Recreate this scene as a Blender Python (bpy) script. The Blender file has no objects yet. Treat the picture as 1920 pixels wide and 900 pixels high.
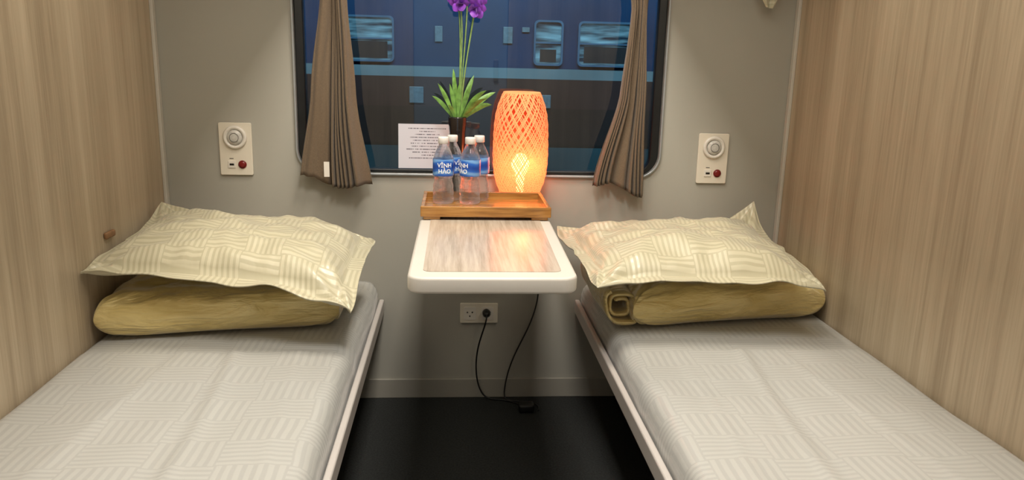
import bpy, bmesh, math, random
from mathutils import Vector, Matrix, noise, Euler
random.seed(7)
sc=bpy.context.scene
try:
    sc.view_settings.view_transform='Standard'
    sc.view_settings.look='None'
except Exception as e: print(e)
col=sc.collection
# ------------------------------------------------------------------ helpers
def link(o):
    col.objects.link(o); return o
def root(name,loc,label,cat,group=None):
    o=bpy.data.objects.new(name,None); o.location=loc; o.empty_display_size=.05
    o["label"]=label; o["category"]=cat
    if group: o["group"]=group
    return link(o)
def mk(name,verts,faces,mat,parent=None,smooth=True,loc=(0,0,0),uvs=None,label=None,cat=None,kind=None,group=None):
    me=bpy.data.meshes.new(name); me.from_pydata([tuple(v) for v in verts],[],faces); me.update()
    if uvs is not None:
        l=me.uv_layers.new(name="UVMap")
        for lp in me.loops: l.data[lp.index].uv=uvs[lp.vertex_index]
    return mo(name,me,mat,parent,smooth,loc,label,cat,kind,group)
def mo(name,me,mat,parent=None,smooth=True,loc=(0,0,0),label=None,cat=None,kind=None,group=None):
    if smooth:
        for p in me.polygons: p.use_smooth=True
    if mat: 
        me.materials.clear(); me.materials.append(mat)
    o=bpy.data.objects.new(name,me); o.location=loc
    if parent: o.parent=parent
    if label: o["label"]=label
    if cat: o["category"]=cat
    if kind: o["kind"]=kind
    if group: o["group"]=group
    return link(o)
def fixn(me):
    bm=bmesh.new(); bm.from_mesh(me); bmesh.ops.recalc_face_normals(bm,faces=bm.faces); bm.to_mesh(me); bm.free()
def box_me(sx,sy,sz,c=(0,0,0),bev=0.0,seg=2):
    bm=bmesh.new(); bmesh.ops.create_cube(bm,size=1)
    for v in bm.verts: v.co=Vector((v.co.x*sx+c[0],v.co.y*sy+c[1],v.co.z*sz+c[2]))
    if bev>0: bmesh.ops.bevel(bm,geom=bm.edges[:],offset=bev,segments=seg,affect='EDGES',profile=.5)
    me=bpy.data.meshes.new("m"); bm.to_mesh(me); bm.free(); return me
def box(name,lo,hi,mat,bev=0,parent=None,seg=2,smooth=False,**k):
    s=[hi[i]-lo[i] for i in range(3)]; c=[(hi[i]+lo[i])/2 for i in range(3)]
    return mo(name,box_me(*s,c=c,bev=bev,seg=seg),mat,parent,smooth,**k)
def join_me(mes):
    bm=bmesh.new()
    for m in mes: bm.from_mesh(m)
    me=bpy.data.meshes.new("j"); bm.to_mesh(me); bm.free(); return me
def rev_me(prof,n=40,c=(0,0,0),capb=True,capt=True,axis='z'):
    V=[];F=[]
    for r,z in prof:
        for i in range(n):
            a=2*math.pi*i/n
            if axis=='z': V.append((c[0]+r*math.cos(a),c[1]+r*math.sin(a),c[2]+z))
            else: V.append((c[0]+r*math.cos(a),c[1]-z,c[2]+r*math.sin(a)))
    for j in range(len(prof)-1):
        for i in range(n):
            k=(i+1)%n; F.append((j*n+i,j*n+k,(j+1)*n+k,(j+1)*n+i))
    if capb: F.append(tuple(range(n))[::-1])
    if capt: F.append(tuple((len(prof)-1)*n+i for i in range(n)))
    me=bpy.data.meshes.new("r"); me.from_pydata(V,[],F); fixn(me); return me
def tube_me(pts,r,seg=8,res=8,radii=None):
    cu=bpy.data.curves.new("c",'CURVE'); cu.dimensions='3D'; cu.bevel_depth=r; cu.bevel_resolution=3; cu.use_fill_caps=True
    s=cu.splines.new('NURBS'); s.points.add(len(pts)-1)
    for i,p in enumerate(pts):
        s.points[i].co=(*p,1)
        if radii: s.points[i].radius=radii[i]
    s.use_endpoint_u=True; s.order_u=min(4,len(pts)); s.resolution_u=res
    return curve_mesh(cu)
def curve_mesh(cu):
    o=bpy.data.objects.new("tmp",cu); col.objects.link(o)
    dg=bpy.context.evaluated_depsgraph_get(); dg.update()
    me=bpy.data.meshes.new_from_object(o.evaluated_get(dg)); me=me.copy()
    bpy.data.objects.remove(o); return me
def rrect(x0,x1,z0,z1,r,n=8,taper=None):
    P=[]
    for cx,cz,a0 in ((x1-r,z1-r,0),(x0+r,z1-r,90),(x0+r,z0+r,180),(x1-r,z0+r,270)):
        for i in range(n+1):
            a=math.radians(a0+90*i/n); P.append((cx+r*math.cos(a),cz+r*math.sin(a)))
    return P
def slab2d(loops,depth,plane='xz',off=0.0,bev=0.0):
    """filled outline(s) extruded +-depth/2 , plane xz (thickness along y) or xy"""
    cu=bpy.data.curves.new("c",'CURVE'); cu.dimensions='2D'; cu.fill_mode='BOTH'; cu.extrude=depth/2-bev; cu.bevel_depth=bev; cu.bevel_resolution=2; cu.offset=-bev
    for L in loops:
        s=cu.splines.new('POLY'); s.points.add(len(L)-1)
        for i,p in enumerate(L): s.points[i].co=(p[0],p[1],0,1)
        s.use_cyclic_u=True
    me=curve_mesh(cu)
    for v in me.vertices:
        x,y,z=v.co
        v.co=(x,off-z,y) if plane=='xz' else (x,y,z+off)
    return me
def text_me(body,size,bold=0.0,spacing=1.0):
    cu=bpy.data.curves.new("t",'FONT'); cu.body=body; cu.size=size; cu.align_x='CENTER'; cu.align_y='CENTER'; cu.offset=bold; cu.space_character=spacing; cu.extrude=.0002
    return curve_mesh(cu)
# ------------------------------------------------------------------ materials
def nmat(name):
    m=bpy.data.materials.new(name); m.use_nodes=True; nt=m.node_tree
    return m,nt,nt.nodes,nt.links,nt.nodes["Principled BSDF"]
def pm(name,c,rough=.5,metal=0,spec=.5,noise_s=0,noise_a=.06,bump=0,bs=200,coat=0,emit=None,es=0,sheen=0):
    m,nt,N,L,b=nmat(name)
    b.inputs['Base Color'].default_value=(*c,1); b.inputs['Roughness'].default_value=rough; b.inputs['Metallic'].default_value=metal
    b.inputs['Specular IOR Level'].default_value=spec; b.inputs['Coat Weight'].default_value=coat; b.inputs['Sheen Weight'].default_value=sheen
    if emit: b.inputs['Emission Color'].default_value=(*emit,1); b.inputs['Emission Strength'].default_value=es
    tc=N.new('ShaderNodeTexCoord')
    if noise_s:
        n=N.new('ShaderNodeTexNoise'); n.inputs['Scale'].default_value=noise_s; n.inputs['Detail'].default_value=5
        L.new(tc.outputs['Object'],n.inputs['Vector'])
        r=N.new('ShaderNodeValToRGB'); r.color_ramp.elements[0].position=.3; r.color_ramp.elements[1].position=.7
        r.color_ramp.elements[0].color=(*[x*(1-noise_a) for x in c],1); r.color_ramp.elements[1].color=(*[min(1,x*(1+noise_a)) for x in c],1)
        L.new(n.outputs['Fac'],r.inputs['Fac']); L.new(r.outputs['Color'],b.inputs['Base Color'])
    if bump:
        n2=N.new('ShaderNodeTexNoise'); n2.inputs['Scale'].default_value=bs; n2.inputs['Detail'].default_value=3
        L.new(tc.outputs['Object'],n2.inputs['Vector'])
        bp=N.new('ShaderNodeBump'); bp.inputs['Strength'].default_value=bump; bp.inputs['Distance'].default_value=.002
        L.new(n2.outputs['Fac'],bp.inputs['Height']); L.new(bp.outputs['Normal'],b.inputs['Normal'])
    return m
def wood(name,c1,c2,c3,scale,rough=.45,coat=0.0,big=3.0,fine=60.0,wf=.45):
    """grain stretched along one axis: scale = mapping scale vector"""
    m,nt,N,L,b=nmat(name)
    tc=N.new('ShaderNodeTexCoord'); mp=N.new('ShaderNodeMapping'); mp.inputs['Scale'].default_value=scale
    L.new(tc.outputs['Object'],mp.inputs['Vector'])
    a=N.new('ShaderNodeTexNoise'); a.inputs['Scale'].default_value=big; a.inputs['Detail'].default_value=3; a.inputs['Roughness'].default_value=.5
    f=N.new('ShaderNodeTexNoise'); f.inputs['Scale'].default_value=fine; f.inputs['Detail'].default_value=6; f.inputs['Roughness'].default_value=.65
    L.new(mp.outputs['Vector'],a.inputs['Vector']); L.new(mp.outputs['Vector'],f.inputs['Vector'])
    mx=N.new('ShaderNodeMath'); mx.operation='MULTIPLY_ADD'; mx.inputs[1].default_value=1-wf
    h=N.new('ShaderNodeMath'); h.operation='MULTIPLY'; h.inputs[1].default_value=wf
    L.new(f.outputs['Fac'],h.inputs[0]); L.new(a.outputs['Fac'],mx.inputs[0]); L.new(h.outputs[0],mx.inputs[2])
    r=N.new('ShaderNodeValToRGB'); e=r.color_ramp.elements; e[0].position=.36; e[0].color=(*c1,1); e[1].position=.64; e[1].color=(*c3,1)
    k=e.new(.5); k.color=(*c2,1)
    L.new(mx.outputs[0],r.inputs['Fac']); L.new(r.outputs['Color'],b.inputs['Base Color'])
    b.inputs['Roughness'].default_value=rough; b.inputs['Coat Weight'].default_value=coat; b.inputs['Coat Roughness'].default_value=.12
    bp=N.new('ShaderNodeBump'); bp.inputs['Strength'].default_value=.12; bp.inputs['Distance'].default_value=.001
    L.new(f.outputs['Fac'],bp.inputs['Height']); L.new(bp.outputs['Normal'],b.inputs['Normal'])
    return m
def weave(name,c1,c2,block=.085,stripes=5,rough1=.38,rough2=.62,sheen=.3,wmul=1.25,bd=.012):
    m,nt,N,L,b=nmat(name)
    uv=N.new('ShaderNodeUVMap'); sp=N.new('ShaderNodeSeparateXYZ'); L.new(uv.outputs['UV'],sp.inputs[0])
    def M(op,a,bv=None,c=None):
        n=N.new('ShaderNodeMath'); n.operation=op
        for i,x in enumerate((a,bv,c)):
            if x is None: continue
            if isinstance(x,(int,float)): n.inputs[i].default_value=x
            else: L.new(x,n.inputs[i])
        return n.outputs[0]
    nz=N.new('ShaderNodeTexNoise'); nz.inputs['Scale'].default_value=6; L.new(uv.outputs['UV'],nz.inputs['Vector'])
    wob=M('MULTIPLY',M('SUBTRACT',nz.outputs['Fac'],.5),.016)
    a=M('DIVIDE',M('ADD',sp.outputs['X'],wob),block*wmul); v=M('DIVIDE',M('ADD',sp.outputs['Y'],wob),block)
    chk=M('FLOORED_MODULO',M('ADD',M('FLOOR',a),M('FLOOR',v)),2.0)
    fu=M('FRACT',M('MULTIPLY',a,float(stripes)+1)); fv=M('FRACT',M('MULTIPLY',v,float(stripes)))
    mix=M('ADD',M('MULTIPLY',fu,chk),M('MULTIPLY',fv,M('SUBTRACT',1.0,chk)))
    tri=M('MULTIPLY',M('PINGPONG',mix,.5),2.0)
    mr=N.new('ShaderNodeMapRange'); mr.interpolation_type='SMOOTHSTEP'; mr.inputs['From Min'].default_value=.32; mr.inputs['From Max'].default_value=.62
    L.new(tri,mr.inputs['Value']); s=mr.outputs['Result']
    cm=N.new('ShaderNodeMix'); cm.data_type='RGBA'; cm.inputs[6].default_value=(*c1,1); cm.inputs[7].default_value=(*c2,1)
    L.new(s,cm.inputs[0]); L.new(cm.outputs[2],b.inputs['Base Color'])
    L.new(M('ADD',rough2,M('MULTIPLY',s,rough1-rough2)),b.inputs['Roughness'])
    n2=N.new('ShaderNodeTexNoise'); n2.inputs['Scale'].default_value=9; n2.inputs['Detail'].default_value=4; L.new(uv.outputs['UV'],n2.inputs['Vector'])
    bp=N.new('ShaderNodeBump'); bp.inputs['Strength'].default_value=.35; bp.inputs['Distance'].default_value=bd
    L.new(M('ADD',n2.outputs['Fac'],M('MULTIPLY',s,.02)),bp.inputs['Height']); L.new(bp.outputs['Normal'],b.inputs['Normal'])
    b.inputs['Sheen Weight'].default_value=sheen
    return m
def thinglass(name,tint=(1,1,1),ior=1.45,rough=0.0,boost=1.0):
    m,nt,N,L,b=nmat(name); N.remove(b); out=N['Material Output']
    t=N.new('ShaderNodeBsdfTransparent'); t.inputs[0].default_value=(*tint,1)
    g=N.new('ShaderNodeBsdfGlossy'); g.inputs['Roughness'].default_value=rough
    f=N.new('ShaderNodeFresnel'); f.inputs['IOR'].default_value=ior
    k=N.new('ShaderNodeMath'); k.operation='MULTIPLY'; k.inputs[1].default_value=boost; k.use_clamp=True; L.new(f.outputs[0],k.inputs[0])
    x=N.new('ShaderNodeMixShader'); L.new(k.outputs[0],x.inputs[0]); L.new(t.outputs[0],x.inputs[1]); L.new(g.outputs[0],x.inputs[2]); L.new(x.outputs[0],out.inputs['Surface'])
    return m
def S(r,g,b):  # sRGB 0-255 -> linear
    f=lambda x:(x/255/12.92) if x/255<=.04045 else ((x/255+.055)/1.055)**2.4
    return (f(r),f(g),f(b))

M_wallwood=wood("laminate_wall",S(158,141,117),S(181,164,139),S(198,182,157),(9,9,.25),rough=.5,big=1.5,fine=15,wf=.38)
M_tablewood=wood("laminate_table",S(166,152,136),S(188,174,158),S(202,189,173),(26,1.2,26),rough=.2,coat=0,big=2.4,fine=10)
M_bamboo=wood("tray_wood",S(128,84,34),S(166,116,54),S(188,138,72),(1.5,28,28),rough=.25,coat=.35,big=2,fine=8)
M_back=pm("wall_paint",S(170,167,157),.55,noise_s=3,noise_a=.02,bump=.05,bs=400)
M_base=pm("baseboard_paint",S(158,154,144),.5,noise_s=4,noise_a=.03)
M_trim=pm("trim_white",S(205,200,190),.4,noise_s=8,noise_a=.02)
M_floor=pm("floor_vinyl",S(42,44,44),.7,noise_s=180,noise_a=.35,bump=.3,bs=500,spec=.2)
M_ceil=pm("ceiling_paint",S(225,222,214),.6,noise_s=3,noise_a=.02)
M_white=pm("white_plastic",S(228,222,212),.35,noise_s=20,noise_a=.015)
M_tabw=pm("table_plastic",S(208,203,194),.35,noise_s=20,noise_a=.015)
M_plate=pm("plate_plastic",S(228,220,204),.3,noise_s=20,noise_a=.015)
M_rail=pm("rail_enamel",S(195,189,185),.35,noise_s=12,noise_a=.03)
M_black=pm("black_plastic",S(18,18,18),.4,noise_s=30,noise_a=.2)
M_gasket=pm("rubber_gasket",S(22,24,26),.35,noise_s=30,noise_a=.2)
M_alu=pm("aluminium",S(170,174,176),.35,metal=.5,noise_s=30,noise_a=.05)
M_sheet=weave("satin_sheet",S(175,175,172),S(186,186,182),block=.09,stripes=6,rough1=.28,rough2=.40,bd=.012,wmul=1.4,sheen=.2)
M_pill=weave("satin_pillowcase",S(178,171,143),S(197,190,163),block=.085,stripes=6,wmul=1.1,bd=.018,rough1=.30,rough2=.46)
m,nt,N,L,b=nmat("gold_satin"); M_gold=m
b.inputs['Roughness'].default_value=.30; b.inputs['Metallic'].default_value=.22; b.inputs['Sheen Weight'].default_value=.5
tc=N.new('ShaderNodeTexCoord'); mp=N.new('ShaderNodeMapping'); mp.inputs['Scale'].default_value=(4,7,16); mp.inputs['Rotation'].default_value=(0,.18,0); L.new(tc.outputs['Object'],mp.inputs['Vector'])
n1=N.new('ShaderNodeTexNoise'); n1.inputs['Scale'].default_value=1.5; n1.inputs['Detail'].default_value=4; n1.inputs['Distortion'].default_value=.8; L.new(mp.outputs[0],n1.inputs['Vector'])
n2=N.new('ShaderNodeTexNoise'); n2.inputs['Scale'].default_value=5; n2.inputs['Detail'].default_value=3; L.new(mp.outputs[0],n2.inputs['Vector'])
hh=N.new('ShaderNodeMath'); hh.operation='MULTIPLY_ADD'; hh.inputs[1].default_value=.25; L.new(n2.outputs['Fac'],hh.inputs[0]); L.new(n1.outputs['Fac'],hh.inputs[2])
bp=N.new('ShaderNodeBump'); bp.inputs['Strength'].default_value=.8; bp.inputs['Distance'].default_value=.020; L.new(hh.outputs[0],bp.inputs['Height']); L.new(bp.outputs['Normal'],b.inputs['Normal'])
rp=N.new('ShaderNodeValToRGB'); rp.color_ramp.elements[0].position=.3; rp.color_ramp.elements[0].color=(*S(206,182,112),1); rp.color_ramp.elements[1].position=.7; rp.color_ramp.elements[1].color=(*S(236,216,154),1)
L.new(n1.outputs['Fac'],rp.inputs['Fac']); L.new(rp.outputs[0],b.inputs['Base Color'])
M_curt=pm("curtain_linen",S(108,91,72),.9,noise_s=300,noise_a=.14,bump=.35,bs=700,sheen=.2)
# ------------------------------------------------------------------ room shell
RY=-2.75; W=.975; H=2.3
def st(name,lo,hi,mat): return box(name,lo,hi,mat,kind="structure")
st("floor",(-W-.05,RY-.05,-.05),(W+.05,.03,0),M_floor)
st("ceiling",(-W-.05,RY-.05,H),(W+.05,.03,H+.05),M_ceil)
st("wall_west",(-W-.05,RY-.05,0),(-W,.03,H),M_wallwood)
st("wall_east",(W,RY-.05,0),(W+.05,.03,H),M_wallwood)
WX0,WX1,WZ0,WZ1=-.568,.562,.757,1.56
wm=slab2d([[(-W,0),(W,0),(W,H),(-W,H)],rrect(WX0,WX1,WZ0,WZ1,.07,10)],.03,'xz',.015)
mo("wall_north",wm,M_back,smooth=False,kind="structure")
rw=slab2d([[(-W,0),(W,0),(W,H),(-W,H)],[(-.36,.02),(.26,.02),(.26,1.95),(-.36,1.95)]],.04,'xz',RY-.02)
mo("wall_south",rw,M_wallwood,smooth=False,kind="structure")
dr=root("door_1",(0,RY,0),"x","door"); 
del dr["label"]; del dr["category"]; dr["kind"]="structure"
M_door=pm("door_panel",S(175,195,220),.4,noise_s=5,noise_a=.03)
box("door_leaf",(-.36,-.06,.02),(.26,-.04,1.95),M_door,bev=.004,parent=dr)
box("door_handle",(.17,-.04,.98),(.2,-.015,1.12),M_alu,bev=.004,parent=dr)
box("baseboard_north",(-W+.002,-.008,0),(W-.002,-.0005,.067),M_base,bev=.002,kind="structure")
box("trim_1",(-W,-.022,0),(-W+.01,-.001,H),M_trim,bev=.002,kind="structure")
box("trim_2",(W-.01,-.022,0),(W,-.001,H),M_trim,bev=.002,kind="structure")
wf=slab2d([rrect(WX0-.007,WX1+.007,WZ0-.007,WZ1+.007,.077,10),rrect(WX0,WX1,WZ0,WZ1,.07,10)],.014,'xz',-.004,bev=.002)
win=mo("window_1",wf,M_alu,smooth=False,kind="structure")
g=slab2d([rrect(WX0,WX1,WZ0,WZ1,.07,10),rrect(WX0+.026,WX1-.026,WZ0+.012,WZ1-.026,.05,10)],.03,'xz',.018,bev=.003)
mo("gasket",g,M_gasket,win,smooth=False)
M_glass=thinglass("window_glass",(.78,.88,.92),1.5,boost=2.6)
gl=[(WX0+.01,.028,WZ0+.008),(WX1-.01,.028,WZ0+.008),(WX1-.01,.028,WZ1-.01),(WX0+.01,.028,WZ1-.01)]
mk("glass_pane",gl,[(0,1,2,3)],M_glass,win,smooth=False)
# ------------------------------------------------------------------ wall control panels
M_lens=pm("reading_lamp_lens",S(205,202,195),.2,noise_s=90,noise_a=.15)
M_red=pm("red_button",S(120,25,25),.3,noise_s=60,noise_a=.1)
M_dkgrey=pm("dark_grey",S(60,58,56),.4,noise_s=40,noise_a=.1)
M_midgrey=pm("mid_grey",S(125,122,118),.4,noise_s=40,noise_a=.1)
def panel(x,z):
    r=root("wall_control_panel",(x,-.0006,z),"cream plastic plate with round reading light and red call button","wall panel","reading light panels beside the window")
    me=slab2d([rrect(-.049,.049,-.08,.08,.005,4)],.008,'xz',-.004,bev=.0015)
    mo("plate",me,M_plate,r,smooth=False)
    zc=.036
    mo("reading_light_ring",rev_me([(.0,.008),(.034,.008),(.036,.012),(.033,.017),(.027,.017),(.024,.011),(.0,.011)],40,(0,0,zc),False,False,'y'),M_white,r,label="round white plastic ring")
    mo("reading_light_lens",rev_me([(.0225,.0112),(.0225,.016),(.018,.0195),(.009,.021),(.0005,.0215)],32,(0,0,zc),True,True,'y'),M_lens,r,label="frosted round lens")
    mo("lens_inner_ring",rev_me([(.0135,.0195),(.0142,.0218),(.0128,.0220),(.0120,.0205)],32,(0,0,zc),False,False,'y'),M_midgrey,r)
    box("usb_socket",(-.025,-.0105,-.058),(-.002,-.008,-.036),M_white,bev=.001,parent=r)
    box("usb_slot",(-.020,-.0112,-.050),(-.007,-.0102,-.044),M_black,parent=r)
    mo("call_button",rev_me([(.0125,.008),(.0125,.0105),(.0105,.0115),(.0100,.0100),(.0095,.0135),(.006,.0145),(.0003,.0147)],28,(.018,0,-.047),False,True,'y'),M_red,r,label="round dark red push button")
    box("socket_mark",(-.020,-.0086,-.030),(-.008,-.008,-.028),M_dkgrey,parent=r)
    return r
panel(-.755,.825); panel(.738,.818)
ro=root("power_outlet",(-.004,-.0006,.298),"cream double wall socket with a black plug below the table","outlet")
mo("plate",slab2d([rrect(-.062,.062,-.034,.034,.004,4)],.009,'xz',-.0045,bev=.002),M_plate,ro,smooth=False)
for i,cx in enumerate((-.03,.028)):
    mo("socket",slab2d([rrect(cx-.02,cx+.02,-.022,.022,.006,4)],.002,'xz',-.0098),M_white,ro,smooth=False)
    for dx,dz in ((-.008,.004),(.008,.004),(0,-.009)):
        mo("socket_hole",rev_me([(.0026,.0105),(.0026,.0114)],12,(cx+dx,0,dz),True,True,'y'),M_dkgrey,ro)
rc=root("power_cable",(.02,-.013,.303),"thin black cord plugged in and trailing to the dark floor","cable")
def loc(pts,o): return [tuple(Vector(p)-Vector(o)) for p in pts]
O=(.02,-.013,.303)
mo("plug",rev_me([(.012,.0),(.013,.004),(.013,.018),(.008,.028),(.004,.032)],20,(0,0,0),True,True,'y'),M_black,rc)
mo("cord",tube_me(loc([(.02,-.04,.303),(.02,-.06,.298),(.012,-.05,.26),(-.005,-.03,.2),(-.014,-.025,.13),(-.008,-.025,.06),(.012,-.03,.015),(.04,-.035,.004),(.09,-.035,.004),(.13,-.07,.004),(.15,-.105,.006)],O),.0026),M_black,rc)
box("adapter",(.125-O[0],-.135-O[1],.0005-O[2]),(.175-O[0],-.095-O[1],.028-O[2]),M_black,bev=.006,parent=rc,smooth=True)
rc2=root("lamp_cord",(.16,-.12,.60),"thin black cord hanging from under the table to the floor","cable")
O=(.16,-.12,.60)
mo("cord",tube_me(loc([(.165,-.03,.650),(.175,-.03,.55),(.188,-.025,.42),(.19,-.02,.35),(.165,-.02,.26),(.12,-.02,.17),(.095,-.02,.10),(.085,-.02,.04),(.083,-.025,.005),(.1,-.05,.004),(.16,-.05,.004),(.2,-.08,.004),(.19,-.12,.004)],O),.0023),M_black,rc2)
M_strap=pm("leather_strap",S(140,104,72),.5,noise_s=50,noise_a=.2)
hk=root("wall_strap",(-W+.0006,-.42,.648),"small brown leather strap fixed to the wood panel","strap")
box("strap_loop",(0,-.026,-.008),(.010,.026,.009),M_strap,bev=.004,parent=hk,seg=3,smooth=True)
# ------------------------------------------------------------------ folding table
TZ=.69
tb=root("folding_table",(0,-.001,TZ),"white plastic wall table with pale wood laminate inlay","table")
def tabout(ins,y0=0.0):
    P=[];y1=-.965+ins; r=.035-ins*.4; hw0=.178-ins; hw1=.170-ins; cx1=-.010
    P.append((-hw0,y0)); 
    for i in range(9):
        a=math.radians(180+90*i/8); P.append((cx1-hw1+r+r*math.cos(a),y1+r+r*math.sin(a)))
    for i in range(9):
        a=math.radians(270+90*i/8); P.append((cx1+hw1-r+r*math.cos(a),y1+r+r*math.sin(a)))
    P.append((hw0,y0)); return P
mo("table_body",slab2d([tabout(0)],.034,'xy',-.017,bev=.006),M_tabw,tb,smooth=False)
def inlay(z):
    P=[(-.150,-.03)]
    r=.016;y1=-.920
    for i in range(7):
        a=math.radians(180+90*i/6); P.append((-.150+r+r*math.cos(a),y1+r+r*math.sin(a)))
    for i in range(7):
        a=math.radians(270+90*i/6); P.append((.131-r+r*math.cos(a),y1+r+r*math.sin(a)))
    P.append((.150,-.03)); return P
mo("laminate_inlay",slab2d([inlay(0)],.002,'xy',.0003),M_tablewood,tb,smooth=False)
# ------------------------------------------------------------------ serving tray
tr=root("serving_tray",(-.003,-.284,TZ+.0015),"glossy honey-brown wooden tray with low rim on the table","tray")
hw=.174;hd=.126
mo("tray_board",box_me(2*hw-.01,2*hd-.01,.008,(0,0,.014),.001),M_bamboo,tr,smooth=False)
def rim(x0,y0,x1,y1):
    return box_me(abs(x1-x0),abs(y1-y0),.028,((x0+x1)/2,(y0+y1)/2,.022),.002)
mo("rim",join_me([rim(-hw,-hd,hw,-hd+.011),rim(-hw,hd-.011,hw,hd),rim(-hw+.0006,-hd+.0095,-hw+.011,hd-.0095),rim(hw-.011,-hd+.0095,hw-.0006,hd-.0095)]),M_bamboo,tr,smooth=False)
for sx in (-1,1):
    mo("tray_foot",box_me(.045,2*hd-.010,.010,(sx*(hw-.030),0,.005),.003),M_bamboo,tr,smooth=False)
TS=TZ+.0015+.0186
# ------------------------------------------------------------------ bottles
m,nt,N,L,b=nmat("clear_plastic"); M_pet=m
b.inputs['Transmission Weight'].default_value=1; b.inputs['Roughness'].default_value=.03; b.inputs['IOR'].default_value=1.30; b.inputs['Base Color'].default_value=(.97,.97,.99,1)
tp=N.new('ShaderNodeBsdfTransparent'); tp.inputs[0].default_value=(.97,.97,.98,1); df=N.new('ShaderNodeBsdfDiffuse'); df.inputs[0].default_value=(.75,.76,.8,1)
lw=N.new('ShaderNodeLayerWeight'); lw.inputs[0].default_value=.45
tcn=N.new('ShaderNodeTexCoord'); vo=N.new('ShaderNodeTexNoise'); vo.inputs['Scale'].default_value=55; L.new(tcn.outputs['Object'],vo.inputs['Vector'])
bp=N.new('ShaderNodeBump'); bp.inputs['Strength'].default_value=.4; bp.inputs['Distance'].default_value=.004; L.new(vo.outputs['Fac'],bp.inputs['Height']); L.new(bp.outputs['Normal'],b.inputs['Normal'])
x1=N.new('ShaderNodeMixShader'); x1.inputs[0].default_value=.5; L.new(b.outputs[0],x1.inputs[1]); L.new(tp.outputs[0],x1.inputs[2])
fa=N.new('ShaderNodeMath'); fa.operation='MULTIPLY_ADD'; fa.inputs[1].default_value=.2; fa.inputs[2].default_value=.02; L.new(lw.outputs['Facing'],fa.inputs[0])
x2=N.new('ShaderNodeMixShader'); L.new(fa.outputs[0],x2.inputs[0]); L.new(x1.outputs[0],x2.inputs[1]); L.new(df.outputs[0],x2.inputs[2]); L.new(x2.outputs[0],N['Material Output'].inputs['Surface'])
M_cap=pm("bottle_cap",S(228,226,222),.35,noise_s=60,noise_a=.02)
m,nt,N,L,b=nmat("bottle_label"); M_label=m
tc=N.new('ShaderNodeTexCoord'); wv=N.new('ShaderNodeTexWave'); wv.inputs['Scale'].default_value=9; wv.inputs['Distortion'].default_value=4; wv.bands_direction='Z'
L.new(tc.outputs['Object'],wv.inputs['Vector']); rp=N.new('ShaderNodeValToRGB'); e=rp.color_ramp.elements
e[0].position=.0; e[0].color=(*S(28,72,165),1); e[1].position=1; e[1].color=(*S(120,170,225),1); k=e.new(.7); k.color=(*S(45,105,200),1)
L.new(wv.outputs['Fac'],rp.inputs['Fac']); L.new(rp.outputs['Color'],b.inputs['Base Color']); b.inputs['Roughness'].default_value=.3
M_ltext=pm("label_lettering",S(245,248,252),.4,noise_s=50,noise_a=.01)
prof=[(.022,.0),(.0275,.002),(.0295,.008),(.0295,.018),(.0280,.022),(.0295,.026),(.0295,.036),(.0278,.040),(.0290,.045),(.0285,.052),(.0255,.062),(.0250,.070),(.0275,.079),(.0292,.083),(.0292,.122),(.0275,.128),(.0255,.137),(.019,.152),(.0135,.162),(.0125,.168),(.0125,.170)]
me_b=rev_me(prof,36,capt=True)
lp=[(.0297,.080),(.0299,.081),(.0299,.125),(.0297,.126)]; me_l=rev_me(lp,40,capb=False,capt=False)
cp=[(.0137,.168),(.0150,.169),(.0150,.184),(.0138,.187),(.0005,.1872)]; me_c=rev_me(cp,28,capb=True,capt=False)
def bend(me,R,zc):
    for v in me.vertices:
        a=v.co.x/R; d=R+v.co.z
        v.co=(d*math.sin(a),-d*math.cos(a),zc+v.co.y)
    return me
t1=bend(text_me("VĨNH",.0165,.0003),.0301,.1095); t2=bend(text_me("HẢO",.0165,.0003),.0301,.0930)
me_t=join_me([t1,t2])
def bottle0(x,y,rot):
    r=root("water_bottle",(x,y,TS),"clear plastic water bottle with blue label and white cap","bottle","water bottles on the tray")
    r.rotation_euler=(0,0,rot)
    mo("bottle_body",me_b,M_pet,r); mo("label",me_l,M_label,r); mo("bottle_cap",me_c,M_cap,r)
    mo("label_lettering",me_t,M_ltext,r,smooth=False)
    return r
b0=bottle0(-.119,-.256,math.radians(8))
for x,y,rot in ((-.044,-.258,-.9),(-.094,-.2,.9),(-.017,-.202,1.9)):
    o=b0.copy(); o.location=(x,y,TS); o.rotation_euler=(0,0,rot); col.objects.link(o)
    for c in [c for c in col.objects if c.parent==b0]:
        d=c.copy(); d.parent=o; col.objects.link(d)
# ------------------------------------------------------------------ woven lamp
LX,LY=.113,-.072
lr=root("table_lamp",(LX,LY,TZ+.0005),"glowing woven bamboo barrel lamp, lit, by the window","lamp")
LH=.327
def rad(t):
    return .048+.034*(1-abs((t-.52)/.52)**3.0)+.007*(1-t)**2
m,nt,N,L,b=nmat("woven_bamboo"); M_strip=m; N.remove(b)
d=N.new('ShaderNodeBsdfDiffuse'); d.inputs[0].default_value=(*S(238,185,132),1); tl=N.new('ShaderNodeBsdfTranslucent'); tl.inputs[0].default_value=(*S(250,190,140),1)
mx=N.new('ShaderNodeMixShader'); mx.inputs[0].default_value=.5; L.new(d.outputs[0],mx.inputs[1]); L.new(tl.outputs[0],mx.inputs[2]); 
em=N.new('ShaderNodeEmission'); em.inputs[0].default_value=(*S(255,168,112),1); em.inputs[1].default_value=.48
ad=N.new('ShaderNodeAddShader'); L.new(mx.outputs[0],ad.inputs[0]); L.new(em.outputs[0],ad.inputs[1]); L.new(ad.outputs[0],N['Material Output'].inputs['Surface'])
m,nt,N,L,b=nmat("glow_shell_tint"); M_glowshell=m; N.remove(b)  # tint of the added inner shell that reddens the weave gaps
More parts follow.
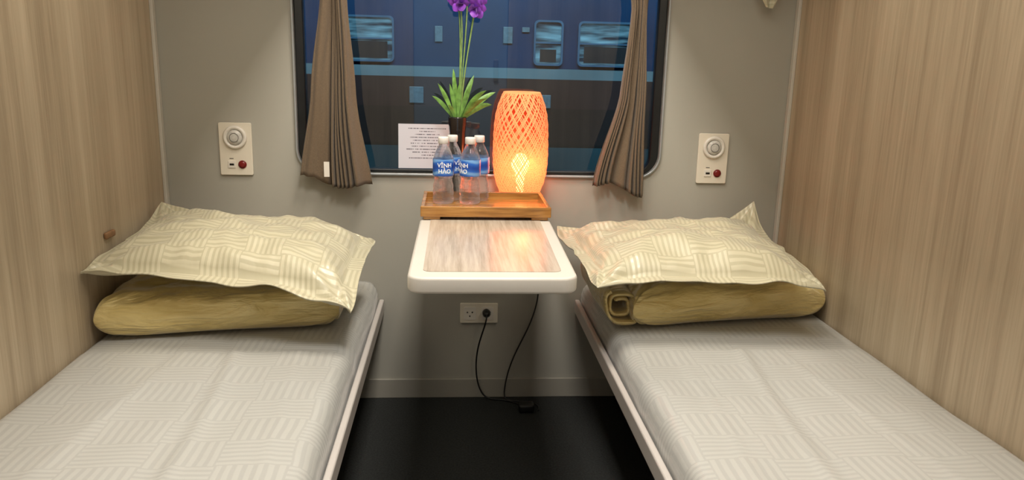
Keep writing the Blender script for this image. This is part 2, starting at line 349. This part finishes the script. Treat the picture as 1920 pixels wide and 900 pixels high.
tl=N.new('ShaderNodeBsdfTranslucent'); tl.inputs[0].default_value=(*S(200,88,58),1); tp=N.new('ShaderNodeBsdfTransparent'); tp.inputs[0].default_value=(*S(255,180,140),1)
mx=N.new('ShaderNodeMixShader'); mx.inputs[0].default_value=.25; L.new(tl.outputs[0],mx.inputs[1]); L.new(tp.outputs[0],mx.inputs[2]); L.new(mx.outputs[0],N['Material Output'].inputs['Surface'])
V=[];F=[]
def ribbon(a0,tw,wdt,dr,n=44,wavek=0,ph=0):
    b0=len(V)
    for i in range(n+1):
        t=i/n; r=rad(t)+dr+ (.0008*math.sin(wavek*t+ph)); a=a0+tw*t; z=.012+t*(LH-.014)
        da=wdt/2/r
        for s in (-1,1):
            aa=a+s*da*.8; zz=z-s*wdt*.25*(1 if tw>0 else -1)
            V.append((r*math.cos(aa),r*math.sin(aa),zz))
    for i in range(n): k=b0+2*i; F.append((k,k+1,k+3,k+2))
NR=38
for i in range(NR):
    a=2*math.pi*i/NR
    for j in (0,1):
        aa=a+j*.055+random.uniform(-.012,.012)
        ribbon(aa,2.3+random.uniform(-.1,.1),.0028,.0006,wavek=80,ph=i); ribbon(aa+.02,-2.3+random.uniform(-.1,.1),.0028,-.0006,wavek=80,ph=i+3)
mk("lamp_shade",V,F,M_strip,lr,label="open woven bamboo lattice glowing orange")
glow_me=rev_me([(rad(t/24)-.003,.012+t/24*(LH-.014)) for t in range(25)],48,capb=False,capt=False)
mo("glow_shell",glow_me,M_glowshell,lr)  # translucent shell added inside the weave so its gaps glow
mo("top_ring",rev_me([(rad(1)-.003,LH-.006),(rad(1)+.001,LH-.006),(rad(1)+.001,LH),(rad(1)-.002,LH+.001),(rad(1)-.003,LH-.006)],40,capb=False,capt=False),M_strip,lr)
M_lbase=pm("lamp_base_wood",S(70,30,14),.4,noise_s=30,noise_a=.2)
mo("lamp_base",rev_me([(.055,.0),(.057,.003),(.057,.010),(.053,.014),(.001,.014)],40,capt=False),M_lbase,lr,label="dark round wooden base")
M_bulb=pm("bulb_glow",(1,.85,.65),.3,noise_s=5,noise_a=.01,emit=(1,.72,.42),es=22)
mo("light_bulb",rev_me([(.010,.015),(.012,.06),(.016,.08),(.026,.10),(.028,.118),(.02,.138),(.001,.145)],24,c=(.0,-.01,0),capt=False),M_bulb,lr)
# ------------------------------------------------------------------ vase + plant
VX,VY=-.080,-.085
M_vase=pm("vase_glaze",S(22,16,16),.15,noise_s=20,noise_a=.2,coat=.6)
M_leaf=pm("leaf_green",S(118,164,80),.4,noise_s=60,noise_a=.4,spec=.5)
M_stem=pm("stem_green",S(135,165,95),.5,noise_s=60,noise_a=.25)
M_petal=pm("petal_purple",S(130,55,180),.5,noise_s=70,noise_a=.35,sheen=.3)
fr=root("flower_vase",(VX,VY,TZ+.0005),"slim black vase holding artificial purple flowers and green leaves","vase")
mo("vase",rev_me([(.026,0),(.028,.003),(.024,.05),(.022,.12),(.024,.2),(.028,.248),(.0265,.251),(.022,.245),(.019,.15),(.001,.14)],32,capt=False),M_vase,fr)
def leaf(p0,d,length,width,droop,V,F,tw=0):
    n=10;b=len(V);d=Vector(d).normalized();p=Vector(p0);side=d.cross(Vector((0,.9,.3)));
    if side.length<.05: side=Vector((1,0,0))
    side.normalize(); side=(Matrix.Rotation(tw,3,d)@side)
    for i in range(n+1):
        t=i/n; w=width*math.sin(math.pi*min(1,(t*.93+.05)))**.7*(.35+.65*min(1,t*1.5)) if t<1 else .0006
        side=(side-d*side.dot(d)).normalized()
        up=side.cross(d)
        V.append(p-side*w/2); V.append(p-up*w*.12); V.append(p+side*w/2)
        d2=(d+Vector((0,0,-droop*(t**1.5)/n*2))).normalized(); d=d2; p=p+d*length/n
    for i in range(n):
        k=b+3*i; F.append((k,k+1,k+4,k+3)); F.append((k+1,k+2,k+5,k+4))
base=(0,0,.235)
leaves=[(-.45,-.2,1.1,.135,.015,.6),(.55,-.15,.9,.135,.020,1.0),(.9,-.2,.85,.12,.021,1.2),(-.1,.1,1.3,.165,.017,.2),(.35,.2,1.2,.155,.018,.5),(-.3,-.4,.9,.07,.014,1.1),(.75,-.5,1.0,.13,.020,1.0),(.9,.2,1.0,.15,.019,.8),(.05,-.2,1.4,.12,.017,.2),(.4,-.4,1.4,.13,.017,.4),(-.25,-.1,1.4,.12,.014,.3),(-.7,.1,1.0,.11,.014,.9)]
for (x,y,z,l,w,dp) in leaves:
    V=[];F=[]; leaf((base[0]+x*.008,base[1]+y*.008,base[2]),(x,y,z),l*.95,w,dp,V,F,random.uniform(-.6,.6))
    mk("leaf",V,F,M_leaf,fr)
flow=[((.006,-.012,.576),(-.3,-.9,.3)),((.048,-.014,.562),(.5,-.9,.1)),((.026,.01,.592),(.1,-.7,.7)),((-.004,.0,.600),(-.6,-.5,.4)),((.052,.0,.592),(.6,-.3,.6))]
for (p,d) in flow:
    x,y,z=p
    mo("stem",tube_me([(x*.05,y*.05,.16),(x*.1+.004,y*.1,.28),(x*.28+.010,y*.5,.42),(x*.7+.008,y*.9,z-.05),(x,y,z)],.0021),M_stem,fr)
    V=[];F=[]; D=Vector(d).normalized(); q=D.to_track_quat('Z','Y')
    for k in range(6):
        a=k*math.pi/3; v=q@Vector((math.cos(a),math.sin(a),.45))
        leaf(p,v,.034,.028,.5,V,F,0)
    for k in range(5):
        a=k*math.pi/2.5+.4; v=q@Vector((math.cos(a)*.5,math.sin(a)*.5,.9))
        leaf(p,v,.026,.020,.2,V,F,0)
    mk("flower",V,F,M_petal,fr,label="purple petals")
# ------------------------------------------------------------------ notice paper on the glass
m,nt,N,L,b=nmat("printed_paper"); M_paper=m
uv=N.new('ShaderNodeUVMap'); sp=N.new('ShaderNodeSeparateXYZ'); L.new(uv.outputs['UV'],sp.inputs[0])
def MM(N,L,op,a,b_=None,c=None):
    n=N.new('ShaderNodeMath'); n.operation=op
    for i,x in enumerate((a,b_,c)):
        if x is None: continue
        if isinstance(x,(int,float)): n.inputs[i].default_value=x
        else: L.new(x,n.inputs[i])
    return n.outputs[0]
rows=MM(N,L,'MULTIPLY',sp.outputs['Y'],15.0); fr_=MM(N,L,'FRACT',rows); ln=MM(N,L,'LESS_THAN',MM(N,L,'ABSOLUTE',MM(N,L,'SUBTRACT',fr_,.5)),.17)
idx=MM(N,L,'FLOOR',rows)
wn=N.new('ShaderNodeTexWhiteNoise'); wn.noise_dimensions='1D'; L.new(idx,wn.inputs['W'])
half=MM(N,L,'ADD',.12,MM(N,L,'MULTIPLY',wn.outputs['Value'],.3))
cen=MM(N,L,'LESS_THAN',MM(N,L,'ABSOLUTE',MM(N,L,'SUBTRACT',sp.outputs['X'],.55)),half)
cv=N.new('ShaderNodeCombineXYZ'); L.new(MM(N,L,'MULTIPLY',sp.outputs['X'],75.0),cv.inputs[0]); L.new(MM(N,L,'MULTIPLY',idx,7.3),cv.inputs[1])
nz=N.new('ShaderNodeTexNoise'); nz.inputs['Scale'].default_value=1.0; nz.inputs['Detail'].default_value=1; L.new(cv.outputs[0],nz.inputs['Vector'])
wd=MM(N,L,'GREATER_THAN',nz.outputs['Fac'],.46)
mg=MM(N,L,'LESS_THAN',MM(N,L,'ABSOLUTE',MM(N,L,'SUBTRACT',sp.outputs['Y'],.57)),.38)
al=MM(N,L,'MULTIPLY',MM(N,L,'MULTIPLY',ln,cen),MM(N,L,'MULTIPLY',wd,mg))
cm=N.new('ShaderNodeMix'); cm.data_type='RGBA'; cm.inputs[6].default_value=(*S(205,206,216),1); cm.inputs[7].default_value=(*S(110,110,122),1); L.new(al,cm.inputs[0]); L.new(cm.outputs[2],b.inputs['Base Color']); b.inputs['Roughness'].default_value=.7
mk("notice_sheet",[(-.2635,.012,.771),(-.10,.012,.771),(-.10,.022,.909),(-.2635,.022,.909)],[(0,1,2,3)],M_paper,smooth=False,uvs=[(0,0),(1,0),(1,1),(0,1)],label="white printed notice sheet leaning on the window glass",cat="paper")
# ------------------------------------------------------------------ curtains
def lerpk(K,z):
    for (z0,a),(z1,b_) in zip(K,K[1:]):
        if z<=z0 and z>=z1:
            s=(z0-z)/(z0-z1); s=s*s*(3-2*s)*.5+s*.5; return a+(b_-a)*s
    return K[-1][1]
def curtain(name,KL,KR,KB,pleats,seed,label,flat=0.0):
    nx=pleats*10; nz=60; V=[];F=[]
    ztop=KL[0][0]
    for j in range(nz+1):
        t=j/nz
        for i in range(nx+1):
            s=i/nx
            zb=KB[0]+(KB[1]-KB[0])*s+.012*math.sin(s*7+seed)
            z=ztop+(zb-ztop)*t
            xl=lerpk(KL,max(z,KL[-1][0])); xr=lerpk(KR,max(z,KR[-1][0]))
            sw=s+.09*math.sin(s*9+seed)+.03*noise.noise((s*3,z*2,seed))
            ph=sw*pleats; tri=abs((ph%1)*2-1); tri=.5-.5*math.cos(tri*math.pi)
            amp=(.012+.018*max(0,(1.3-z))/.6)*(1-.75*flat*(1 if s<.42 else 0))
            x=xl+(xr-xl)*s+ .004*noise.noise((s*9,z*5,seed))
            y=-.048-amp*(tri-.5)-.020*noise.noise((s*3,z*2.5,seed+4))-(.014 if (flat and s>.42) else 0)*min(1,(s-.42)*25)
            V.append((x,y,z+.004*noise.noise((s*14,seed,0))))
    for j in range(nz):
        for i in range(nx):
            k=j*(nx+1)+i; F.append((k,k+1,k+nx+2,k+nx+1))
    r=root(name,(0,0,0),label,"curtain","curtains at the window")
    o=mk("curtain_cloth",V,F,M_curt,r)
    md=o.modifiers.new("s",'SOLIDIFY'); md.thickness=.0015
    z=1.36; xl=lerpk(KL,z);xr=lerpk(KR,z)
    box("tieback",(xl-.004,-.083,z-.012),(xr+.004,-.02,z+.012),M_curt,bev=.004,parent=r)
    return r
cl=curtain("window_curtain",[(1.60,-.57),(1.45,-.51),(1.36,-.475),(1.27,-.482),(1.0,-.515),(.74,-.556)],[(1.60,-.30),(1.45,-.37),(1.36,-.41),(1.27,-.403),(.995,-.383),(.71,-.338)],(.742,.716),10,1,"brown pleated linen curtain gathered at the window, with a white tag",flat=1.0)
box("white_tag",(-.478,-.088,.755),(-.462,-.0855,.80),M_white,parent=cl,label="small white tag")
curtain("window_curtain",[(1.60,.30),(1.45,.38),(1.36,.428),(1.27,.440),(1.01,.418),(.74,.345)],[(1.60,.57),(1.45,.53),(1.36,.49),(1.27,.486),(1.0,.497),(.69,.512)],(.742,.704),8,5,"brown pleated linen curtain gathered at the window, narrow")
rr=root("curtain_rod",(0,-.05,1.61),"slim metal curtain rod over the window","curtain rod")
mo("rod",tube_me([(-.62,0,0),(-.2,0,0),(.2,0,0),(.62,0,0)],.006),M_alu,rr)
for sx in (-1,1): box("rod_bracket",(sx*.61-.008,-.01,-.012),(sx*.61+.008,.0495,.012),M_alu,bev=.002,parent=rr)
# ------------------------------------------------------------------ berths
def berth(sg,seed):
    r=root("lower_berth",(sg*.65,-1.0,0),"lower sleeping berth with pale enamel edge rail","berth","lower berths")
    ox,oy=sg*.65,-1.0
    def bx(name,x0,x1,y0,y1,z0,z1,mat,bev,**k):
        a,b_=sorted((sg*x0,sg*x1))
        return box(name,(a-ox,y0-oy,z0),(b_-ox,y1-oy,z1),mat,bev=bev,parent=r,**k)
    bx("side_rail",.312,.328,-1.96,-.004,.300,.345,M_rail,.005,seg=3,smooth=False)
    bx("berth_platform",.328,.972,-1.96,-.004,.289,.300,M_rail,.001)
    bx("storage_box",.46,.970,-1.95,-.03,.0005,.288,M_black,.003)
    nx=44;ny=150;V=[];F=[];UV=[]
    mr=(sg*.65,-1.0,.302)
    prof=[]
    x0=.332
    prof+= [(x0+.004,.302),(x0+.002,.325),(x0+.001,.345),(x0+.002,.364),(x0+.007,.382),(x0+.015,.394),(x0+.026,.402),(x0+.04,.405)]
    for i in range(nx): 
        s=(i+1)/nx; prof.append((x0+.04+(.968-x0-.05)*s,.406))
    prof.append((.970,.400)); prof.append((.971,.380)); prof.append((.971,.302))
    n=len(prof); acc=[0]
    for a,b_ in zip(prof,prof[1:]): acc.append(acc[-1]+math.dist(a,b_))
    for j in range(ny+1):
        y=-1.955+(1.95)*j/ny
        for i,(x,z) in enumerate(prof):
            w=0
            if z>.385: 
                w=.006*noise.noise((x*4,y*3,seed))+.0034*noise.noise((x*12,y*4,seed+3))
                q=(x-.62-.05*math.sin(y*2.4+seed)); w+=.006*math.exp(-(q/.012)**2)-.003*math.exp(-((q-.03)/.02)**2)
                q=(x-.44-.03*math.sin(y*3+seed*2)); w+=.003*math.exp(-(q/.01)**2)
                q=(x-.80+.12*(y+1.2)); w+=.003*math.exp(-(q/.012)**2)
                w=min(w,.007) 
                if y>-.62: w=min(w,0)
            dx=0
            if i<8: dx=-.004*max(0,noise.noise((y*9,z*6,seed)))-.004*noise.noise((y*3,0,seed+7)); dx=max(dx,-.004)
            V.append((sg*(x+dx)-mr[0],y-mr[1],z+w-mr[2])); UV.append((acc[i]*1.0,y))
    for j in range(ny):
        for i in range(n-1):
            k=j*n+i; F.append((k,k+1,k+n+1,k+n) if sg>0 else (k,k+n,k+n+1,k+1))
    F.append(tuple(range(n))); F.append(tuple(ny*n+i for i in range(n))[::-1])
    o=mk("mattress",V,F,M_sheet,None,True,mr,UV,"berth mattress covered in pale satin basket-weave sheet","mattress",None,"mattresses on the lower berths")
    fixn(o.data)
    return r
berth(-1,1.3); berth(1,8.1)
ub=None
for sg in (-1,1):
    r=root("upper_berth",(sg*.66,-1.0,1.50),"upper sleeping berth folded down along the wall","berth","upper berths")
    a,b_=sorted((sg*.40-sg*.66,sg*.972-sg*.66))
    box("berth_frame",(a,-.95,0),(b_,.90,.03),M_rail,bev=.004,parent=r)
    box("berth_mattress",(a+.01,-.94,.031),(b_-.01,.89,.10),M_sheet,bev=.015,parent=r)
    ub=r
V=[];F=[];UV=[]
for j in range(17):
    t=j/16
    for i in range(11):
        s=i/10; wd=.20*(1-t)**.8+.02
        V.append((.83+(s-.5)*wd+ .02*t-.66, -.075+.006*math.sin(s*9+t*3)+1.0, 1.62-(.337)*t+ .012*(s-.5)*(1-t)-.004*s-1.5)); UV.append((s*.2,t*.35))
for j in range(16):
    for i in range(10):
        k=j*11+i; F.append((k,k+1,k+12,k+11))
mk("blanket_corner",V,F,M_pill,ub,True,(0,0,0),UV,"cream cloth corner hanging down")
# ------------------------------------------------------------------ cushions
def cushion(name,C,Tt,Tb,fl,mat,parent,rl,seed,ripple=.008,N_=70,pw=3.0,ex=.6,crease=.01,front_drop=0,bow=.05,noisef=3,label=None,lift=(0,0,0,0),ridge=0.0,rsign=1,lp=3,rc=0.0):
    BL,BR,FR,FL=[Vector(c) for c in C]
    Wd=((BR-BL).length+(FR-FL).length)/2; Dp=((BL-FL).length+(BR-FR).length)/2
    fu=2*fl/Wd; fv=2*fl/Dp
    top=[];bot=[];UV=[]
    for j in range(N_+1):
        v=-1+2*j/N_
        for i in range(N_+1):
            u=-1+2*i/N_
            uu=math.sin(u*math.pi/2*.97)/math.sin(math.pi/2*.97); vv=math.sin(v*math.pi/2*.97)/math.sin(math.pi/2*.97)
            ub=uu*(1-bow*(1-vv*vv))*(1-rc*abs(vv)**8); vb=vv*(1-bow*(1-uu*uu))*(1-rc*1.4*abs(uu)**8)
            s=(ub+1)/2; t=(vb+1)/2
            P=(FL*(1-s)+FR*s)*(1-t)+(BL*(1-s)+BR*s)*t
            su=(max(0,-uu)**lp,max(0,uu)**lp,max(0,uu)**lp,max(0,-uu)**lp); sv=(max(0,vv)**lp,)*2+(max(0,-vv)**lp,)*2
            P=P+Vector((0,0,sum(l*x*y for l,x,y in zip(lift,su,sv))))
            a=min(1,abs(uu)/(1-fu)) if fu<1 else 1; b_=min(1,abs(vv)/(1-fv))
            pr=max(0,(1-a**pw)*(1-b_**pw))**ex
            w=max(max(0,abs(uu)-(1-fu))/max(fu,1e-4),max(0,abs(vv)-(1-fv))/max(fv,1e-4))
            per=(uu*2.2 if abs(vv)>abs(uu) else vv*1.8)
            rp=ripple*w*(noise.noise((per*1.6+seed,seed*1.7,(1 if vv>0 else 5)))*1.8+.15*math.sin(per*6+seed))
            nz=crease*pr*noise.noise((uu*noisef*.6,vv*noisef,seed))+.35*crease*min(1,pr*2)*noise.noise((uu*noisef*3,vv*noisef*1.4,seed+9))
            nz+=ridge*pr*(1-abs(noise.noise((uu*2.0+vv*1.5*rsign,vv*4-uu*1.2*rsign,seed+20)))*2.2-.5)
            ca=math.atan2(1-abs(vv),1-abs(uu)+1e-4); rr_=math.hypot(1-abs(uu),1-abs(vv))
            cr=.45*crease*math.sin(ca*11+seed)*math.exp(-(rr_/.5)**2)*min(1,rr_*6)
            lo=-front_drop*max(0,-vv-.6)/.4*(w if fl else 1)
            top.append(P+Vector((0,0,Tt*pr+nz+rp+cr+.0015+lo))); bot.append(P+Vector((0,0,-Tb*pr+rp+cr-.0015+lo)))
            UV.append((s*Wd,t*Dp))
    V=[p-Vector(rl) for p in top+bot]; n=N_+1; F=[]; off=n*n
    for j in range(N_):
        for i in range(N_):
            k=j*n+i; F.append((k,k+1,k+n+1,k+n)); F.append((off+k,off+k+n,off+k+n+1,off+k+1))
    for i in range(N_):
        F.append((i,off+i,off+i+1,i+1)); k=N_*n+i; F.append((k,k+1,off+k+1,off+k))
        k=i*n; F.append((k,k+n,off+k+n,off+k)); k=i*n+N_; F.append((k,off+k,off+k+n,k+n))
    o=mk(name,V,F,mat,parent,True,(0,0,0) if parent else rl,UV+UV,label)
    fixn(o.data); return o
rl=(-.67,-.33,.409)
q=root("folded_quilt",rl,"folded gold satin quilt under the pillow","quilt","folded gold quilts under the pillows")
cushion("quilt_body",[(-.964,-.10,.468),(-.385,-.09,.468),(-.383,-.475,.466),(-.964,-.575,.466)],.060,.054,0,M_gold,q,rl,2.2,pw=8,ex=.30,crease=.012,bow=.0,noisef=4,ridge=.007,N_=100,rc=.01)
rl=(.66,-.28,.409)
q=root("folded_quilt",rl,"folded gold satin quilt with one side folded over, under the pillow","quilt","folded gold quilts under the pillows")
cushion("quilt_body",[(.42,-.06,.468),(.968,-.05,.468),(.968,-.40,.466),(.385,-.50,.466)],.060,.054,0,M_gold,q,rl,7.7,pw=8,ex=.30,crease=.012,bow=.0,noisef=4,ridge=.007,N_=100,rsign=-1,rc=.01)
V=[];F=[];n=110;ys=14
for j in range(ys+1):
    y=-.480+.38*j/ys
    for i in range(n+1):
        t=i/n; a=math.pi*.62+t*2*math.pi*2.1; r=1-t*.72
        wob=.007*noise.noise((t*9,y*5,3))
        ca=math.cos(a); sa=math.sin(a)
        V.append((.368+(.054*r+wob)*math.copysign(abs(ca)**.7,ca)-rl[0]-.010*sa*r,y+.045*t*(1-j/ys)-rl[1],.467+(.050*r+wob*.6)*math.copysign(abs(sa)**.75,sa)-rl[2]))
for j in range(ys):
    for i in range(n):
        k=j*(n+1)+i; F.append((k,k+1,k+n+2,k+n+1))
o=mk("folded_side",V,F,M_gold,q); md=o.modifiers.new("s",'SOLIDIFY'); md.thickness=.008; md.offset=0
rl=(-.64,-.38,.55)
q=root("pillow",rl,"cream satin pillow with wide flange edge on gold quilt","pillow","cream pillows on the gold quilts")
cushion("pillowcase",[(-.952,-.12,.630),(-.308,-.20,.602),(-.322,-.665,.560),(-.980,-.60,.602)],.074,.010,.038,M_pill,q,rl,1.1,ripple=.008,crease=.020,bow=.02,pw=3.0,ex=.48,lift=(.050,-.015,-.050,-.012),ridge=.009,lp=3,rc=.03)
rl=(.56,-.36,.55)
q=root("pillow",rl,"cream satin pillow with wavy flange edge on gold quilt","pillow","cream pillows on the gold quilts")
cushion("pillowcase",[(.215,-.13,.600),(.868,-.07,.612),(.858,-.63,.580),(.262,-.60,.580)],.070,.010,.038,M_pill,q,rl,6.4,ripple=.008,crease=.020,bow=.025,pw=3.0,ex=.48,lift=(.018,.080,-.02,-.02),ridge=.009,rsign=-1,lp=4,rc=.03)
# ------------------------------------------------------------------ outside: neighbouring carriage
m,nt,N,L,b=nmat("carriage_paint"); M_car=m
tc=N.new('ShaderNodeTexCoord'); sp=N.new('ShaderNodeSeparateXYZ'); L.new(tc.outputs['Object'],sp.inputs[0])
mr=N.new('ShaderNodeMapRange'); mr.inputs['From Min'].default_value=-1; mr.inputs['From Max'].default_value=3; L.new(sp.outputs['Z'],mr.inputs['Value'])
rp=N.new('ShaderNodeValToRGB'); rp.color_ramp.interpolation='CONSTANT'; e=rp.color_ramp.elements
def pz(z): return (z+1)/4
e[0].position=0; e[0].color=(*S(20,22,24),1); e[1].position=pz(-.06); e[1].color=(*S(62,94,104),1)
for z,c in ((.20,S(44,44,44)),(.225,S(56,50,50)),(.62,S(74,58,58)),(.93,S(130,160,172)),(1.04,S(22,68,112))):
    k=e.new(pz(z)); k.color=(*c,1)
nz=N.new('ShaderNodeTexNoise'); nz.inputs['Scale'].default_value=1.1; nz.inputs['Detail'].default_value=5; L.new(tc.outputs['Object'],nz.inputs['Vector'])
mxx=N.new('ShaderNodeMix'); mxx.data_type='RGBA'; mxx.blend_type='MULTIPLY'; mxx.inputs[0].default_value=.8
L.new(mr.outputs['Result'],rp.inputs['Fac']); L.new(rp.outputs['Color'],mxx.inputs[6]); L.new(nz.outputs['Fac'],mxx.inputs[7]); L.new(mxx.outputs[2],b.inputs['Base Color']); b.inputs['Roughness'].default_value=.35
rt=root("train_carriage",(0,6,0),"blue and maroon passenger carriage with white stripe on the next track","train carriage")
box("carriage_body",(-6,0,-.45),(6,.4,2.4),M_car,bev=.02,parent=rt)
m,nt,N,L,b=nmat("carriage_window"); M_cw=m
tc=N.new('ShaderNodeTexCoord'); mp=N.new('ShaderNodeMapping'); mp.inputs['Scale'].default_value=(1.2,1,9); L.new(tc.outputs['Object'],mp.inputs['Vector'])
nz=N.new('ShaderNodeTexNoise'); nz.inputs['Scale'].default_value=1.5; nz.inputs['Detail'].default_value=3; L.new(mp.outputs[0],nz.inputs['Vector'])
rp=N.new('ShaderNodeValToRGB'); rp.color_ramp.elements[0].position=.4; rp.color_ramp.elements[0].color=(*S(22,40,54),1); rp.color_ramp.elements[1].position=.72; rp.color_ramp.elements[1].color=(*S(120,165,182),1)
L.new(nz.outputs['Fac'],rp.inputs['Fac']); L.new(rp.outputs[0],b.inputs['Base Color']); L.new(rp.outputs[0],b.inputs['Emission Color']); b.inputs['Emission Strength'].default_value=.4; b.inputs['Roughness'].default_value=.15
M_cf=pm("carriage_frame",S(62,98,126),.35,noise_s=8,noise_a=.1)
M_cd=pm("carriage_dark",S(18,24,32),.5,noise_s=8,noise_a=.1)
M_cg=pm("carriage_plate",S(92,114,126),.4,noise_s=30,noise_a=.2)
for x0,x1 in ((-2.45,-1.9),(-1.30,-.745),(.767,1.04),(1.24,1.80),(2.1,2.65)):
    mo("window_frame",slab2d([rrect(x0-.02,x1+.02,1.08,1.55,.05,5),rrect(x0,x1,1.10,1.53,.04,5)],.04,'xz',-.015),M_cf,rt,smooth=False)
    mo("window_pane",slab2d([rrect(x0,x1,1.10,1.53,.04,5)],.01,'xz',-.008),M_cw,rt,smooth=False)
    box("window_bar",(x0,-.03,1.31),(x1,-.012,1.325),M_cf,parent=rt)
    box("window_blind",(x0+.05,-.018,1.12),(x1-.05,-.013,1.29 if x1-x0>.4 else 1.25),M_cd,parent=rt)
for x0,x1,z0,z1 in ((-.30,-.22,1.30,1.46),(.42,.52,1.30,1.47),(.62,.70,1.42,1.47),(-.57,-.42,.66,.83),(.79,.95,.63,.77)):
    box("notice_plate",(x0,-.02,z0),(x1,0,z1),M_cg,bev=.004,parent=rt)
M_ballast=pm("ballast",S(40,40,42),.9,noise_s=20,noise_a=.4,bump=.5,bs=30)
mk("ground",[(-14,.4,-1.0),(14,.4,-1.0),(14,14,-1.0),(-14,14,-1.0)],[(0,1,2,3)],M_ballast,smooth=False,kind="structure")
# ------------------------------------------------------------------ lights
def area(name,loc,rot,sx,sy,p,c,spread=180):
    l=bpy.data.lights.new(name,'AREA'); l.shape='RECTANGLE'; l.size=sx; l.size_y=sy; l.energy=p; l.color=c; l.spread=math.radians(spread)
    o=bpy.data.objects.new(name,l); o.location=loc; o.rotation_euler=[math.radians(a) for a in rot]; link(o); return o
M_fix=pm("light_diffuser",(.9,.9,.88),.4,noise_s=5,noise_a=.01,emit=(1,.93,.82),es=3)
for yy in (-.75,-1.65):  # rear panel is an added housing for the entrance fill light
    fx=root("ceiling_light",(0,yy,H),"flat white ceiling light panel","ceiling light","ceiling light panels")
    box("diffuser",(-.15,-.25,-.03),(.15,.25,-.0005),M_fix,bev=.005,parent=fx)
area("ceiling_glow",(0,-.75,H-.04),(0,0,0),.3,.5,19,(1,.90,.75))
area("entrance_fill",(0,-1.65,H-.04),(0,0,0),.3,.5,22,(1,.96,.90))  # fill light added to brighten the beds and the door
for sg in (-1,1): area("berth_fill",(sg*.62,-1.0,1.49),(0,0,0),.3,1.3,4.0,(1,.93,.78))  # fill added below the upper berths to brighten the beds, no fixture
pl=bpy.data.lights.new("lamp_glow",'POINT'); pl.energy=2.2; pl.color=(1,.60,.34); pl.shadow_soft_size=.02
po=bpy.data.objects.new("lamp_glow",pl); po.location=(LX+.008,LY-.034,TZ+.12); link(po)
area("station_light",(0.5,3.0,4.0),(40,0,0),6,.3,300,(.66,.9,1))
w=bpy.data.worlds.new("night"); sc.world=w; w.use_nodes=True
w.node_tree.nodes['Background'].inputs[0].default_value=(.02,.04,.07,1); w.node_tree.nodes['Background'].inputs[1].default_value=.5
# ------------------------------------------------------------------ camera
cam=bpy.data.cameras.new("camera"); co=bpy.data.objects.new("camera",cam); link(co)
cam.sensor_fit='HORIZONTAL'; cam.sensor_width=36; cam.lens=1441.3/1920*36; cam.clip_start=.01
R=Matrix.Rotation(-.07794,4,'Z')@Matrix.Rotation(math.pi/2-.2265,4,'X')@Matrix.Rotation(.02467,4,'Z')
co.matrix_world=Matrix.Translation((-.08913,-2.41591,1.10222))@R
sc.camera=co
